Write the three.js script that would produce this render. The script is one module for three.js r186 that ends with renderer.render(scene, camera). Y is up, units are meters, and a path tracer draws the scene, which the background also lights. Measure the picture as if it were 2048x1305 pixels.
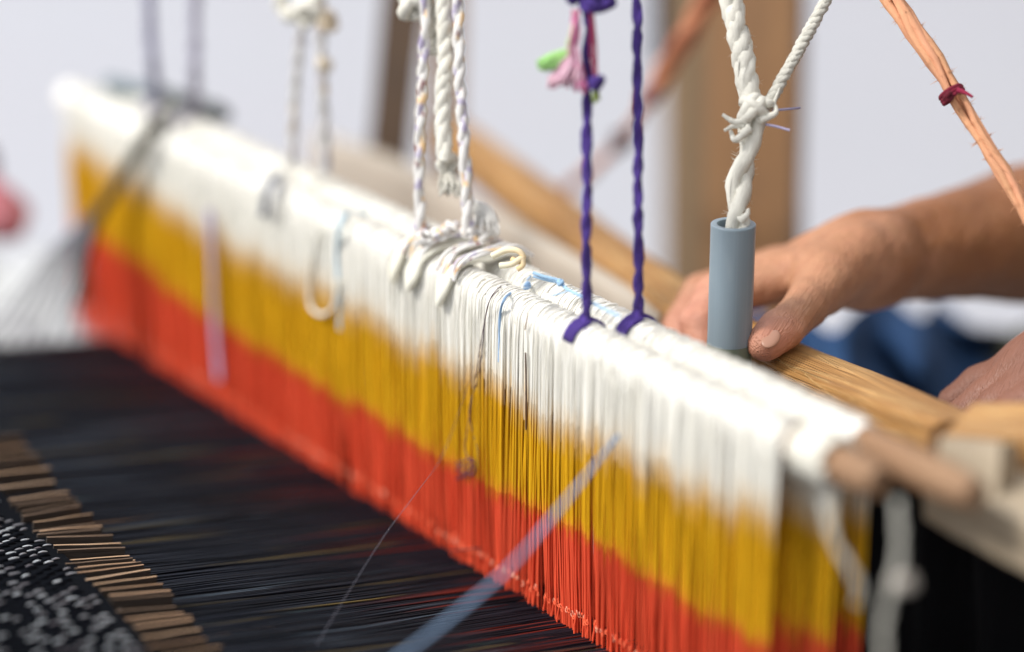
import * as THREE from 'three';
import { mergeGeometries } from 'three/addons/utils/BufferGeometryUtils.js';
import { ImprovedNoise } from 'three/addons/math/ImprovedNoise.js';

// ---------------------------------------------------------------- camera, sky, sun, exposure
const W = 2048, H = 1305, FPX = 4835, PITCH = 20 * Math.PI / 180, CAM_Y = 1.25;
const scene = new THREE.Scene();
const camera = new THREE.PerspectiveCamera(2 * Math.atan(H / 2 / FPX) * 180 / Math.PI, W / H, 0.05, 60);
camera.position.set(0, CAM_Y, 0);
camera.lookAt(0, CAM_Y - Math.sin(PITCH), -Math.cos(PITCH));
camera.setFocalLength && (camera.filmGauge = 36, camera.fov = 2 * Math.atan(H / 2 / FPX) * 180 / Math.PI, camera.updateProjectionMatrix());
camera.focus = 1.112;
camera.userData.fStop = 1.5;

const renderer = new THREE.WebGLRenderer({ antialias: true });
renderer.setSize(1024, 652);
renderer.toneMapping = THREE.LinearToneMapping;
renderer.toneMappingExposure = 1.36;
renderer.shadowMap.enabled = true;

{ // an overcast sky, a little brighter overhead
  const w = 128, h = 64, data = new Float32Array(w * h * 4);
  for (let j = 0; j < h; j++) for (let i = 0; i < w; i++) {
    const e = ((j + 0.5) / h - 0.5) * Math.PI, k = (j * w + i) * 4;
    const L = e > 0 ? 0.72 + 0.22 * Math.sin(e) : 0.45;
    data[k] = L * 0.97; data[k + 1] = L * 0.99; data[k + 2] = L * 1.05; data[k + 3] = 1;
  }
  const t = new THREE.DataTexture(data, w, h, THREE.RGBAFormat, THREE.FloatType);
  t.mapping = THREE.EquirectangularReflectionMapping; t.magFilter = t.minFilter = THREE.LinearFilter; t.needsUpdate = true;
  scene.background = t; scene.environment = t;
}
const sun = new THREE.DirectionalLight(new THREE.Color(1, 0.965, 0.92), 2.7);
sun.position.set(-3.6, 3.6, 1.0); sun.castShadow = true; sun.shadow.radius = 26;
sun.shadow.mapSize.set(2048, 2048);
Object.assign(sun.shadow.camera, { left: -2.5, right: 2.5, top: 2.5, bottom: -2.5, near: 0.1, far: 12 });
sun.target.position.set(0, 0.8, -1.1); sun.position.add(sun.target.position); scene.add(sun, sun.target);

// ---------------------------------------------------------------- helpers
let seed = 20240;
const rnd = () => { seed = (seed * 1664525 + 1013904223) >>> 0; return seed / 4294967296; };
const rr = (a, b) => a + (b - a) * rnd();
const noise = new ImprovedNoise();
const ns = (x, y = 0, z = 0) => noise.noise(x + 13.7, y + 5.3, z + 9.1);
const V = (x, y, z) => new THREE.Vector3(x, y, z);
const lerp = (a, b, t) => a + (b - a) * t;
const sst = (a, b, x) => { const t = Math.min(1, Math.max(0, (x - a) / (b - a))); return t * t * (3 - 2 * t); };
const U = V(0, Math.cos(PITCH), -Math.sin(PITCH)), F = V(0, -Math.sin(PITCH), -Math.cos(PITCH)), EYE = V(0, CAM_Y, 0);
const ray = (px, py) => F.clone().add(V((px - W / 2) / FPX, 0, 0)).addScaledVector(U, -(py - H / 2) / FPX);
const at = (px, py, z) => EYE.clone().addScaledVector(ray(px, py), z);
const hit = (px, py, p0, nn) => { const r = ray(px, py); return EYE.clone().addScaledVector(r, p0.clone().sub(EYE).dot(nn) / r.dot(nn)); };
const depthOf = p => p.clone().sub(EYE).dot(F);
const C = (r, g, b) => [r, g, b];
const mixc = (a, b, t) => [lerp(a[0], b[0], t), lerp(a[1], b[1], t), lerp(a[2], b[2], t)];

const used = {};
function numbered(n) { const k = used[n] = (used[n] ?? -1) + 1; return k ? `${n}_${String(k).padStart(3, '0')}` : n; }
function tag(o, label, category, group, kind) {
  o.userData.label = label; if (category) o.userData.category = category;
  if (group) o.userData.group = group; if (kind) o.userData.kind = kind; return o;
}
function thing(name, label, category, group) { const o = new THREE.Group(); o.name = numbered(name); scene.add(o); return tag(o, label, category, group); }
function part(name, geo, mat, parent, label, kind) {
  const m = new THREE.Mesh(geo, mat); m.name = parent === scene ? numbered(name) : name; m.castShadow = m.receiveShadow = true; parent.add(m);
  if (label) m.userData.label = label; if (kind) m.userData.kind = kind; return m;
}
const std = o => new THREE.MeshStandardMaterial({ roughness: 0.9, ...o });
const vcol = (o = {}) => std({ vertexColors: true, color: 0xffffff, ...o });
const matte = (m, k) => { const p = new THREE.MeshPhysicalMaterial({ color: m.color, roughness: m.roughness, vertexColors: m.vertexColors, side: m.side, specularIntensity: k }); return p; };
const flat = (r, g, b, o = {}) => { const m = std(o); m.color.setRGB(r, g, b); return m; };

// sweep a round or shaped section along points; rad(t, angle) metres; col(t, angle, i) linear rgb
function sweep(pts, rad, sides = 8, { col = null, caps = true, closed = false, section = null, up = null } = {}) {
  const n = pts.length, pos = [], uv = [], cl = [], idx = [], T = [], N = [];
  for (let i = 0; i < n; i++) {
    const a = pts[closed ? (i - 1 + n) % n : Math.max(0, i - 1)], b = pts[closed ? (i + 1) % n : Math.min(n - 1, i + 1)];
    T.push(b.clone().sub(a).normalize());
  }
  let nn = (up ? up.clone() : Math.abs(T[0].y) < 0.9 ? V(0, 1, 0) : V(1, 0, 0)); nn.addScaledVector(T[0], -nn.dot(T[0])).normalize();
  let len = 0;
  const rf = typeof rad === 'function' ? rad : () => rad;
  for (let i = 0; i < n; i++) {
    if (i) { nn = (up ? up.clone() : nn.clone()); nn.addScaledVector(T[i], -nn.dot(T[i])).normalize(); len += pts[i].distanceTo(pts[i - 1]); }
    const bb = T[i].clone().cross(nn), t = i / (n - 1);
    for (let k = 0; k <= sides; k++) {
      const a = k / sides * Math.PI * 2, r = rf(t, a, i);
      let ca = Math.cos(a) * r, sa = Math.sin(a) * r;
      if (section) { const q = section(a, t); ca = q[0]; sa = q[1]; }
      const p = pts[i].clone().addScaledVector(nn, ca).addScaledVector(bb, sa);
      pos.push(p.x, p.y, p.z); uv.push(k / sides, len);
      if (col) cl.push(...col(t, a, i));
    }
  }
  const s1 = sides + 1;
  for (let i = 0; i < n - 1; i++) for (let k = 0; k < sides; k++) { const a = i * s1 + k, b = a + s1; idx.push(a, b, a + 1, b, b + 1, a + 1); }
  if (caps && !closed) for (const [row, flip] of [[0, 0], [n - 1, 1]]) {
    const c = pos.length / 3, P = pts[row]; pos.push(P.x, P.y, P.z); uv.push(0.5, 0); if (col) cl.push(...col(row ? 1 : 0, 0, row));
    const o = pos.length / 3;
    for (let k = 0; k <= sides; k++) { const q = (row * s1 + k) * 3; pos.push(pos[q], pos[q + 1], pos[q + 2]); uv.push(uv[(row * s1 + k) * 2], 0); if (col) cl.push(...col(row ? 1 : 0, 0, row)); }
    for (let k = 0; k < sides; k++) flip ? idx.push(c, o + k + 1, o + k) : idx.push(c, o + k, o + k + 1);
  }
  const g = new THREE.BufferGeometry();
  g.setAttribute('position', new THREE.Float32BufferAttribute(pos, 3)); g.setAttribute('uv', new THREE.Float32BufferAttribute(uv, 2));
  if (col) g.setAttribute('color', new THREE.Float32BufferAttribute(cl, 3));
  g.setIndex(idx); g.computeVertexNormals();
  // even out the seam
  const nm = g.attributes.normal;
  for (let i = 0; i < n; i++) { const a = i * s1, b = a + sides; const v = V(nm.getX(a) + nm.getX(b), nm.getY(a) + nm.getY(b), nm.getZ(a) + nm.getZ(b)).normalize(); nm.setXYZ(a, v.x, v.y, v.z); nm.setXYZ(b, v.x, v.y, v.z); }
  return g;
}
const curve = (pts, n) => new THREE.CatmullRomCurve3(pts, false, 'centripetal').getSpacedPoints(n);
const merge = list => mergeGeometries(list, false);
// plied rope: strands wound round a path
function plied(path, R, strands, pitch, { sr = R * 0.74, col = () => [0.8, 0.78, 0.7], sides = 7, wob = 0.12, fuzz = 0, taper = null } = {}) {
  let len = 0; const L = [0]; for (let i = 1; i < path.length; i++) L.push(len += path[i].distanceTo(path[i - 1]));
  const n = Math.max(24, Math.ceil(len / pitch * 12)), out = [], cr = new THREE.CatmullRomCurve3(path, false, 'centripetal');
  const P = cr.getSpacedPoints(n);
  let nn = V(1, 0, 0.2), frames = [];
  for (let i = 0; i <= n; i++) { const T = P[Math.min(n, i + 1)].clone().sub(P[Math.max(0, i - 1)]).normalize(); nn = nn.clone().addScaledVector(T, -nn.dot(T)).normalize(); frames.push([nn, T.clone().cross(nn)]); }
  for (let s = 0; s < strands; s++) {
    const pts = [], ph = s / strands * Math.PI * 2, sd = rr(0, 99);
    for (let i = 0; i <= n; i++) {
      const l = len * i / n, a = ph + l / pitch * Math.PI * 2 + 1.6 * ns(l * 45, sd) + 2.2 * ns(l * 14, 5), k = (taper ? taper(i / n) : 1);
      const r = (R - sr * 0.8) * k * (1 + wob * 2 * ns(l * 90, sd, 3));
      pts.push(P[i].clone().addScaledVector(frames[i][0], Math.cos(a) * r).addScaledVector(frames[i][1], Math.sin(a) * r));
    }
    out.push(sweep(pts, (t, a) => sr * (taper ? taper(t) : 1) * (1 + wob * ns(t * len * 160, sd, a) + 0.1 * Math.sin(a * 3 + t * len / pitch * 25)), sides, { col: (t, a) => col(t, s, t * len, a) }));
  }
  for (let f = 0; f < fuzz * 3; f++) {
    const i = 1 + Math.floor(rnd() * (n - 2)), a = rr(0, 6.28), dir = frames[i][0].clone().multiplyScalar(Math.cos(a)).addScaledVector(frames[i][1], Math.sin(a));
    const p0 = P[i].clone().addScaledVector(dir, R * 0.8), l = Math.min(0.0025, rr(0.25, 0.7) * R), b = V(rr(-1, 1), rr(-1, 1), rr(-1, 1)).multiplyScalar(l * 0.7);
    out.push(sweep([p0, p0.clone().addScaledVector(dir, l * 0.6).addScaledVector(b, 0.4), p0.clone().addScaledVector(dir, l).add(b)], t => 0.00008 * (1.3 - t), 3, { col: () => col(i / n, 0, 0, 0), caps: false }));
  }
  return merge(out);
}
// a lumpy knot: a strand wound at random through a ball
function knot(c, r, sr, turns, colf, sq = V(1, 1, 1)) {
  const pts = [], a0 = rr(0, 6), b0 = rr(0, 6);
  for (let i = 0; i <= turns * 10; i++) { const t = i / 10; const v = V(Math.sin(t * 3.1 + a0), Math.sin(t * 2.3 + b0), Math.cos(t * 3.9 + a0)); v.normalize().multiplyScalar(r * (0.75 + 0.2 * ns(t, a0))).multiply(sq); pts.push(c.clone().add(v)); }
  const P = curve(pts, turns * 16);
  return sweep(P, (t, a) => sr * (1 + 0.15 * ns(t * 40, a)), 7, { col: t => colf(t) });
}
// textures ------------------------------------------------------------------
function tex(w, h, fn, srgb = true) {
  const d = new Uint8Array(w * h * 4);
  for (let j = 0; j < h; j++) for (let i = 0; i < w; i++) { const c = fn(i / w, j / h), k = (j * w + i) * 4; for (let m = 0; m < 3; m++) d[k + m] = Math.max(0, Math.min(255, Math.round(255 * (srgb ? Math.pow(Math.max(0, c[m]), 1 / 2.2) : c[m])))); d[k + 3] = 255; }
  const t = new THREE.DataTexture(d, w, h); t.magFilter = THREE.LinearFilter; t.minFilter = THREE.LinearMipmapLinearFilter; t.generateMipmaps = true; t.wrapS = t.wrapT = THREE.MirroredRepeatWrapping;
  if (srgb) t.colorSpace = THREE.SRGBColorSpace; t.needsUpdate = true; return t;
}
// wood whose grain runs along v; u is round the section (or across), v in metres * rep
function wood(base, dark, light, sd, { rough = 0.62, bump = 0.0006, scratches = 0, rep = [1, 4], stain = 0.5 } = {}) {
  const marks = []; for (let k = 0; k < scratches; k++) marks.push([rnd(), rnd(), rr(-0.5, 0.5), rr(0.02, 0.12), rr(0.0008, 0.002)]);
  const f = (u, v) => {
    const g = ns(u * 26 + sd + 1.6 * ns(u * 3, v * 1.2, sd), v * 1.5, sd), fine = ns(u * 120, v * 7, sd + 4), big = ns(u * 3, v * 2.5, sd + 8), blot = ns(u * 9, v * 9, sd + 2);
    return [g, fine, big, blot];
  };
  const scr = (u, v) => { let s = 0; for (const [x, y, sl, l, w] of marks) { const dy = v - y; if (Math.abs(dy) < l) { const dx = Math.abs(u - x - sl * dy); if (dx < w * 2) s = Math.max(s, 1 - dx / (w * 2)); } } return s; };
  const map = tex(512, 512, (u, v) => {
    const [g, fine, big, blot] = f(u, v); let c = mixc(base, dark, Math.min(1, Math.max(0, 0.32 + 0.5 * g + 0.3 * fine)));
    c = mixc(c, light, Math.max(0, 0.9 * fine * fine + 0.55 * big)); c = mixc(c, dark, stain * Math.max(0, blot - 0.25) * 1.6);
    return mixc(c, light.map(x => Math.min(0.85, x * 1.35)), 0.8 * scr(u, v));
  });
  const bm = tex(512, 512, (u, v) => { const [g, fine, big] = f(u, v); const h = 0.55 - 0.3 * g - 0.35 * fine + 0.1 * big - 0.3 * scr(u, v); return [h, h, h]; }, false);
  for (const t of [map, bm]) t.repeat.set(rep[0], rep[1]);
  return std({ map, bumpMap: bm, bumpScale: bump, roughness: rough, color: 0xffffff });
}
const box = (w, h, d, sx = 1, sy = 1, sz = 1) => { // box with worn edges, uv: grain along y
  const g = new THREE.BoxGeometry(w, h, d, sx * 3, sy * 10, sz * 3), p = g.attributes.position, uv = g.attributes.uv, nm = g.attributes.normal;
  for (let i = 0; i < p.count; i++) {
    const x = p.getX(i), y = p.getY(i), z = p.getZ(i);
    uv.setXY(i, (Math.abs(nm.getX(i)) > 0.5 ? z + w * 2 : x) * 4 + 0.3, y);
    const k = 0.0016 * ns(x * 30, y * 18, z * 30); p.setXYZ(i, x + k, y, z + 0.0016 * ns(z * 30, y * 18, x * 30 + 7));
  }
  g.computeVertexNormals(); return g;
};
// oriented: y axis of a geometry laid from a to b, its z axis towards zdir
function lay(g, a, b, zdir) {
  g.computeBoundingBox(); g.scale(1, a.distanceTo(b) / (g.boundingBox.max.y - g.boundingBox.min.y), 1);
  const y = b.clone().sub(a).normalize(), z = zdir.clone().addScaledVector(y, -zdir.dot(y)).normalize(), x = y.clone().cross(z);
  g.applyMatrix4(new THREE.Matrix4().makeBasis(x, y, z).setPosition(a.clone().add(b).multiplyScalar(0.5))); return g;
}

// ---------------------------------------------------------------- the heddle frame of reference
const HY = hit(1040, 622, at(1040, 622, 1.1), V(0, 1, 0)).y;                 // height of the ridge
const ridgeP = (px, py) => hit(px, py, V(0, HY, 0), V(0, 1, 0));
const A = ridgeP(145, 195), B = ridgeP(1560, 872);
const D = B.clone().sub(A), LEN = D.length(); D.normalize();
const Nn = V(-D.z, 0, D.x);                                                  // towards the cloth side, facing the camera
const HH = 0.145;                                                            // ridge to warp
const hp = (s, n, y) => A.clone().addScaledVector(D, s).addScaledVector(Nn, n).add(V(0, y, 0));
// the warp sheet: through the line HH below the ridge, rising towards the cloth
const RISE = 0.16, Wd = Nn.clone().add(V(0, RISE, 0)).normalize(), Wn = D.clone().cross(Wd).normalize(); if (Wn.y < 0) Wn.negate();
const W0 = hp(0, -0.012, -HH);
const wp = (s, u, h = 0) => W0.clone().addScaledVector(D, s).addScaledVector(Wd, u).addScaledVector(Wn, h);
const onWarp = (px, py) => { const p = hit(px, py, W0, Wn).sub(W0); return [p.dot(D), p.dot(Wd)]; };

// ---------------------------------------------------------------- setting: floor, wall
{
  const plaster = tex(256, 256, (u, v) => { const k = 0.84 + 0.025 * ns(u * 4, v * 4) + 0.012 * ns(u * 30, v * 30); return [k * 0.985, k * 1.0, k * 1.065]; });
  const g = new THREE.BoxGeometry(9, 3.4, 0.2); g.translate(0.4, 1.7, -3.3);
  tag(part('wall', g, std({ map: plaster, roughness: 0.95 }), scene), 'white plain wall far behind the loom', 'wall', null, 'structure');
  const blocker = new THREE.BoxGeometry(0.15, 3, 6); blocker.translate(1.75, 1.5, 0.2);  // unseen wall, added to block sky fill from the right
  tag(part('fill_blocker_wall', blocker, flat(0.07, 0.05, 0.035), scene), 'unseen dark wall added beside the loom to cut fill light', 'wall', null, 'structure');
  const stone = tex(256, 256, (u, v) => { const k = 0.32 + 0.05 * ns(u * 9, v * 9, 2) + 0.04 * ns(u * 60, v * 60, 5); return [k, k * 0.99, k * 0.98]; });
  const f = new THREE.PlaneGeometry(24, 24); f.rotateX(-Math.PI / 2); f.translate(0, 0, -2);
  stone.repeat.set(12, 12);
  tag(part('floor', f, std({ map: stone, roughness: 0.85 }), scene), 'pale grey floor under the loom', 'floor', null, 'structure');
}

// ---------------------------------------------------------------- heald shafts with their heddle threads
const WHITE = [0.89, 0.87, 0.795], YEL = [0.73, 0.405, 0.013], RED = [0.77, 0.097, 0.042];
const rodWood = wood([0.36, 0.2, 0.1], [0.19, 0.095, 0.045], [0.52, 0.34, 0.2], 3, { rep: [2, 3] });
const threadMat = matte(vcol({ roughness: 0.95 }), 0.2);
function shaft(idx, label) {
  const o = thing('heddle_shaft', label, 'heddle shaft', 'two heddle shafts side by side');
  const rodR = 0.0078, cN = idx ? -0.031 : -0.009, cY = -0.0055, far = idx ? -0.0 : -0.012, over = idx ? 0.078 : 0.048;
  const rp = []; for (let i = 0; i <= 60; i++) { const s = lerp(far - 0.012, LEN + over, i / 60); rp.push(hp(s, cN + 0.0006 * ns(s * 9, idx), cY + 0.0006 * ns(s * 11, idx + 4))); }
  part('rod', sweep(rp, (t, a) => rodR * (1 + 0.05 * ns(t * 20, a, idx)) * Math.min(1, 0.78 + 0.22 * Math.sqrt(Math.min(1, (1 - t) * 60))), 20, {}), rodWood, o);
  part('cotton_sleeve', sweep(rp.filter((q, i) => q.clone().sub(A).dot(D) < LEN + idx * 0.03 - 0.004), rodR + 0.0011, 20), flat(0.84, 0.82, 0.76), o, 'white cotton under the threads on the rod');
  const white = [], yellow = [], red = [], eyes = [];
  const end = LEN + (idx ? 0.012 : 0), pitch = 0.0008, n = Math.floor((end - far) / pitch);
  let s = far, group = 0, left = 6, shift = 0, clumpW = 0, clumpR = 0;
  const wide = [680, 268, 1086, 1330].map((px, k) => [ridgeP(px, 195 + (px - 145) * 0.4785).sub(A).dot(D), [0.0032, 0.0035, 0.0012, 0.001][k] * (idx ? 1 : 1.8)]);
  const gap = x => wide.reduce((q, [s0, w]) => q + Math.sign(x - s0) * w * Math.exp(-Math.abs(x - s0) / 0.006), 0) + 0.0052 * ns(x * 55, idx * 7, 1) + 0.0044 * ns(x * 150, idx * 7, 4) + 0.0017 * ns(x * 420, idx, 9);
  for (let i = 0; i < n; i++) {
    s += pitch * rr(0.75, 1.25);
    if (--left <= 0) { left = 3 + Math.floor(rnd() * 9); s += rnd() < 0.3 ? 0.0011 * rnd() : 0.0003; clumpW = rr(-0.022, 0.022); clumpR = rr(-0.012, 0.012); }
    if (s > end) break;
    const f = s / LEN, nearEdge = sst(end, end - 0.03, s);
    const tw = lerp(0.205, 0.275, sst(0, 0.3, f)) + clumpW + 0.055 * ns(s * 52, 3, idx) + rr(-0.012, 0.012) - 0.02 * sst(0.72, 1, f), tr = lerp(0.55, 0.655, sst(0, 0.3, f)) + clumpR + 0.03 * ns(s * 40, 9, idx) + rr(-0.006, 0.006);
    const tone = rr(0.88, 1.06), r0 = 0.00045 * rr(0.85, 1.25), ends = 1.02 + rr(-0.035, 0.05), sd = rr(0, 90), dn = rr(-0.0009, 0.0009), g0 = gap(s) * nearEdge, slack = rr(-0.0008, 0.0008);
    const topShift = rr(-0.0012, 0.0012);
    for (let q = 0; q < 2; q++) { // shorter cotton underneath fills the white part
      const sw = s + rr(-0.0005, 0.0005), P = [], Rw = rodR + 0.0009, te = tw * rr(0.75, 1.15); for (let k = 0; k <= 3; k++) { const a = k / 3 * Math.PI / 2; P.push(hp(sw, cN + Math.sin(a) * Rw, cY + Math.cos(a) * Rw)); }
      for (let k = 1; k <= 4; k++) P.push(hp(sw + 0.5 * g0 * (k / 4) * te, cN + Rw + dn * 0.5, cY - te * HH * k / 4));
      white.push(sweep(P, 0.00045, 4, { caps: false, col: (t) => mixc(WHITE, mixc(WHITE, YEL, 0.55), sst(0.75, 1, t)) }));
    }
    // path: up the front, over the rod, a little way down the back (the back leg is its own, simpler run)
    for (const side of [1, -1]) {
      const R = rodR + 0.0012 + dn * 0.4, runs = [];
      // arc from the crest to the tangent
      const cap = 7; for (let k = 0; k <= cap; k++) { const a = k / cap * Math.PI / 2; runs.push([0.0 - R * Math.cos(a) * 0 , Math.sin(a) * R * side, Math.cos(a) * R, 0]); }
      const segs = side > 0 || idx ? 16 : 10, top = cY;
      for (let k = 1; k <= segs; k++) { const t = k / segs * ends; runs.push([0, side * (R + dn + 0.0035 * Math.sin(t * 3) * 0.2), -t * (HH + top) , t]); }
      const pts = [], ts = [];
      for (const [, q, y, t] of runs) {
        const g = g0 * Math.pow(Math.min(1, t * 1.1), 2.1) + slack * Math.sin(t * 5 + sd) + (side < 0 ? topShift : 0);
        pts.push(hp(s + g, cN + q + (side > 0 ? 1 : 0.4) * 0.0005 * ns(t * 5, sd), cY + y)); ts.push((t * (HH + top) + (t > 0 ? R * 0.8 : R * 0.8 - y * 0.8)) / HH);
      }
      const colr = t => {
        const hue = t < (tw + tr) / 2 ? mixc(WHITE, YEL, sst(tw - 0.05, tw + 0.10, t)) : mixc(YEL, RED, sst(tr - 0.016, tr + 0.016, t));
        return hue.map(c => c * tone);
      };
      // cut the run at the colour changes
      const cuts = [[white, -1, tw], [yellow, tw, tr], [red, tr, 9]];
      for (const [list, a, b] of cuts) {
        const P = [], Tt = []; const lookup = q => { for (let k = 0; k < ts.length - 1; k++) if (q <= ts[k + 1]) { const w = (q - ts[k]) / (ts[k + 1] - ts[k]); return pts[k].clone().lerp(pts[k + 1], w); } return pts[pts.length - 1].clone(); };
        if (a > -1 && a < ts[ts.length - 1]) { P.push(lookup(a)); Tt.push(a); }
        for (let k = 0; k < ts.length; k++) if (ts[k] > a + 1e-4 && ts[k] < b - 1e-4) { P.push(pts[k]); Tt.push(ts[k]); }
        if (b < ts[ts.length - 1]) { P.push(lookup(b)); Tt.push(b); }
        if (P.length > 1) list.push(sweep(P, t => r0 * (1 + 0.22 * ns(t * 9, sd)), 5, { caps: false, col: (t, a2, k) => colr(Tt[k]) }));
      }
      if (side > 0 && !idx && rnd() < 0.62) { // the eye: a small pale loop where the heddle is knotted
        const te = (0.925 + rr(-0.012, 0.012)), gg = g0 * 0.95, p = hp(s + gg, cN + R + dn + 0.0006, cY - te * (HH + top)), lo = [];
        const w = rr(0.0006, 0.001), h = rr(0.0014, 0.0032);
        for (let k = 0; k < 9; k++) { const a = k / 8 * Math.PI * 1.7 - 0.4; lo.push(p.clone().addScaledVector(D, Math.cos(a) * w).add(V(0, Math.sin(a) * h * 0.5, 0)).addScaledVector(Nn, 0.0003 * Math.sin(a * 2))); }
        const pale = rnd() < 0.35 ? [0.82, 0.34, 0.22] : [0.8, 0.15, 0.07];
        eyes.push(sweep(lo, 0.00032, 5, { col: () => pale.map(c => c * tone) }));
        if (rnd() < 0.25) eyes.push(sweep([p, p.clone().add(V(0, -0.006, 0)).addScaledVector(Nn, 0.0012), p.clone().add(V(0, -rr(0.009, 0.014), 0)).addScaledVector(D, rr(-0.001, 0.001)).addScaledVector(Nn, 0.0016)], 0.00055, 5, { col: () => RED.map(c => c * tone) }));
      }
    }
  }
  part('white_threads', merge(white), threadMat, o, 'white cotton upper part of the heddle threads', 'stuff');
  part('yellow_threads', merge(yellow), threadMat, o, 'mustard yellow middle part of the heddle threads', 'stuff');
  part('red_threads', merge(red), threadMat, o, 'orange red lower part of the heddle threads', 'stuff');
  if (eyes.length) part('eye_loops', merge(eyes), threadMat, o, 'pale knotted eyes near the bottom of the red threads', 'stuff');
  // rows of cotton cast round the rod between the threads, which make its top rough
  const cast = [];
  for (let s2 = far; s2 < end; s2 += 0.0021) {
    if (rnd() < 0.25) continue; const pts = [], sl = rr(-0.003, 0.003), R = rodR + 0.0021, a0 = rr(-0.7, -0.2), a1 = rr(0.3, 1.1);
    for (let k = 0; k <= 6; k++) { const a = lerp(a0, a1, k / 6); pts.push(hp(s2 + sl * k / 6, cN + Math.sin(a) * R, cY + Math.cos(a) * R + 0.0004 * ns(k, s2 * 400))); }
    const c = mixc(WHITE, [0.72, 0.7, 0.66], rnd()); cast.push(sweep(pts, rr(0.0003, 0.0006), 5, { col: () => c }));
  }
  part('cast_loops', merge(cast), threadMat, o, 'white cotton loops cast over the top of the rod', 'stuff');
  return o;
}
shaft(0, 'nearer heddle shaft, its white, yellow and red threads facing the cloth');
shaft(1, 'heddle shaft behind the striped front one, its thread curtain shaded');

// ---------------------------------------------------------------- warp, reed, cloth
{
  const o = thing('warp', 'black warp threads stretched flat between the heddles and the reed', 'warp threads');
  const BLK = [0.0085, 0.0115, 0.019], list = [], S0 = onWarp(90, 684)[0], S1 = LEN + 0.3;
  for (let s = S0; s < S1; s += 0.00062 * rr(0.7, 1.3)) {
    const n = 28, pts = [], sd = rr(0, 500), lift = rnd() < 0.06 ? rr(0.0003, 0.0012) : rr(-0.0012, 0.0003), kind = rnd(), base = rr(0.7, 1.5);
    const tint = kind < 0.13 ? [0.10, 0.075, 0.028] : kind < 0.16 ? [0.12, 0.065, 0.028] : kind < 0.36 ? [0.05, 0.068, 0.09] : kind < 0.40 ? [0.03, 0.06, 0.06] : BLK;
    const c0 = rr(-0.02, 0.4), c1 = c0 + rr(0.04, 0.14);
    for (let i = 0; i <= n; i++) { const u = lerp(-0.06, 0.52, i / n); pts.push(wp(s + 0.0016 * ns(u * 10, sd) + 0.004 * ns(u * 3, s * 12), u, lift + 0.0016 * ns(u * 7, s * 26, 3) + 0.0006 * ns(u * 22, sd))); }
    list.push(sweep(pts, 0.00037 * rr(0.8, 1.3), 5, { caps: false, col: (t) => { const u = lerp(-0.06, 0.52, t); let c = mixc(BLK, tint, sst(c0, c0 + 0.02, u) * sst(c1, c1 - 0.02, u)); if (kind > 0.9 && u < 0.1) c = mixc([0.16, 0.02, 0.012], c, sst(0.02, 0.1, u)); return c.map(x => x * base); } }));
  }
  part('warp_threads', merge(list), matte(vcol({ roughness: 0.6 }), 0.5), o, null, 'stuff');
  const g = new THREE.PlaneGeometry(1, 1, 40, 20), p = g.attributes.position;
  for (let i = 0; i < p.count; i++) { const s = lerp(S0, S1, p.getX(i) + 0.5), u = lerp(-0.06, 0.52, p.getY(i) + 0.5); const q = wp(s, u, -0.0035); p.setXYZ(i, q.x, q.y, q.z); }
  g.computeVertexNormals(); part('lower_warp_layer', g, matte(flat(0.006, 0.006, 0.008, { side: THREE.DoubleSide }), 0.3), o);
}
const reedL = [[-75, 905], [-30, 965], [22, 1027], [49, 1059], [97, 1108], [127, 1145], [162, 1183], [213, 1221], [262, 1275], [320, 1345]];
const reedR = [[40, 893], [88, 950], [141, 1013], [164, 1037], [232, 1105], [262, 1135], [292, 1162], [335, 1213], [378, 1259], [440, 1325]];
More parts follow.
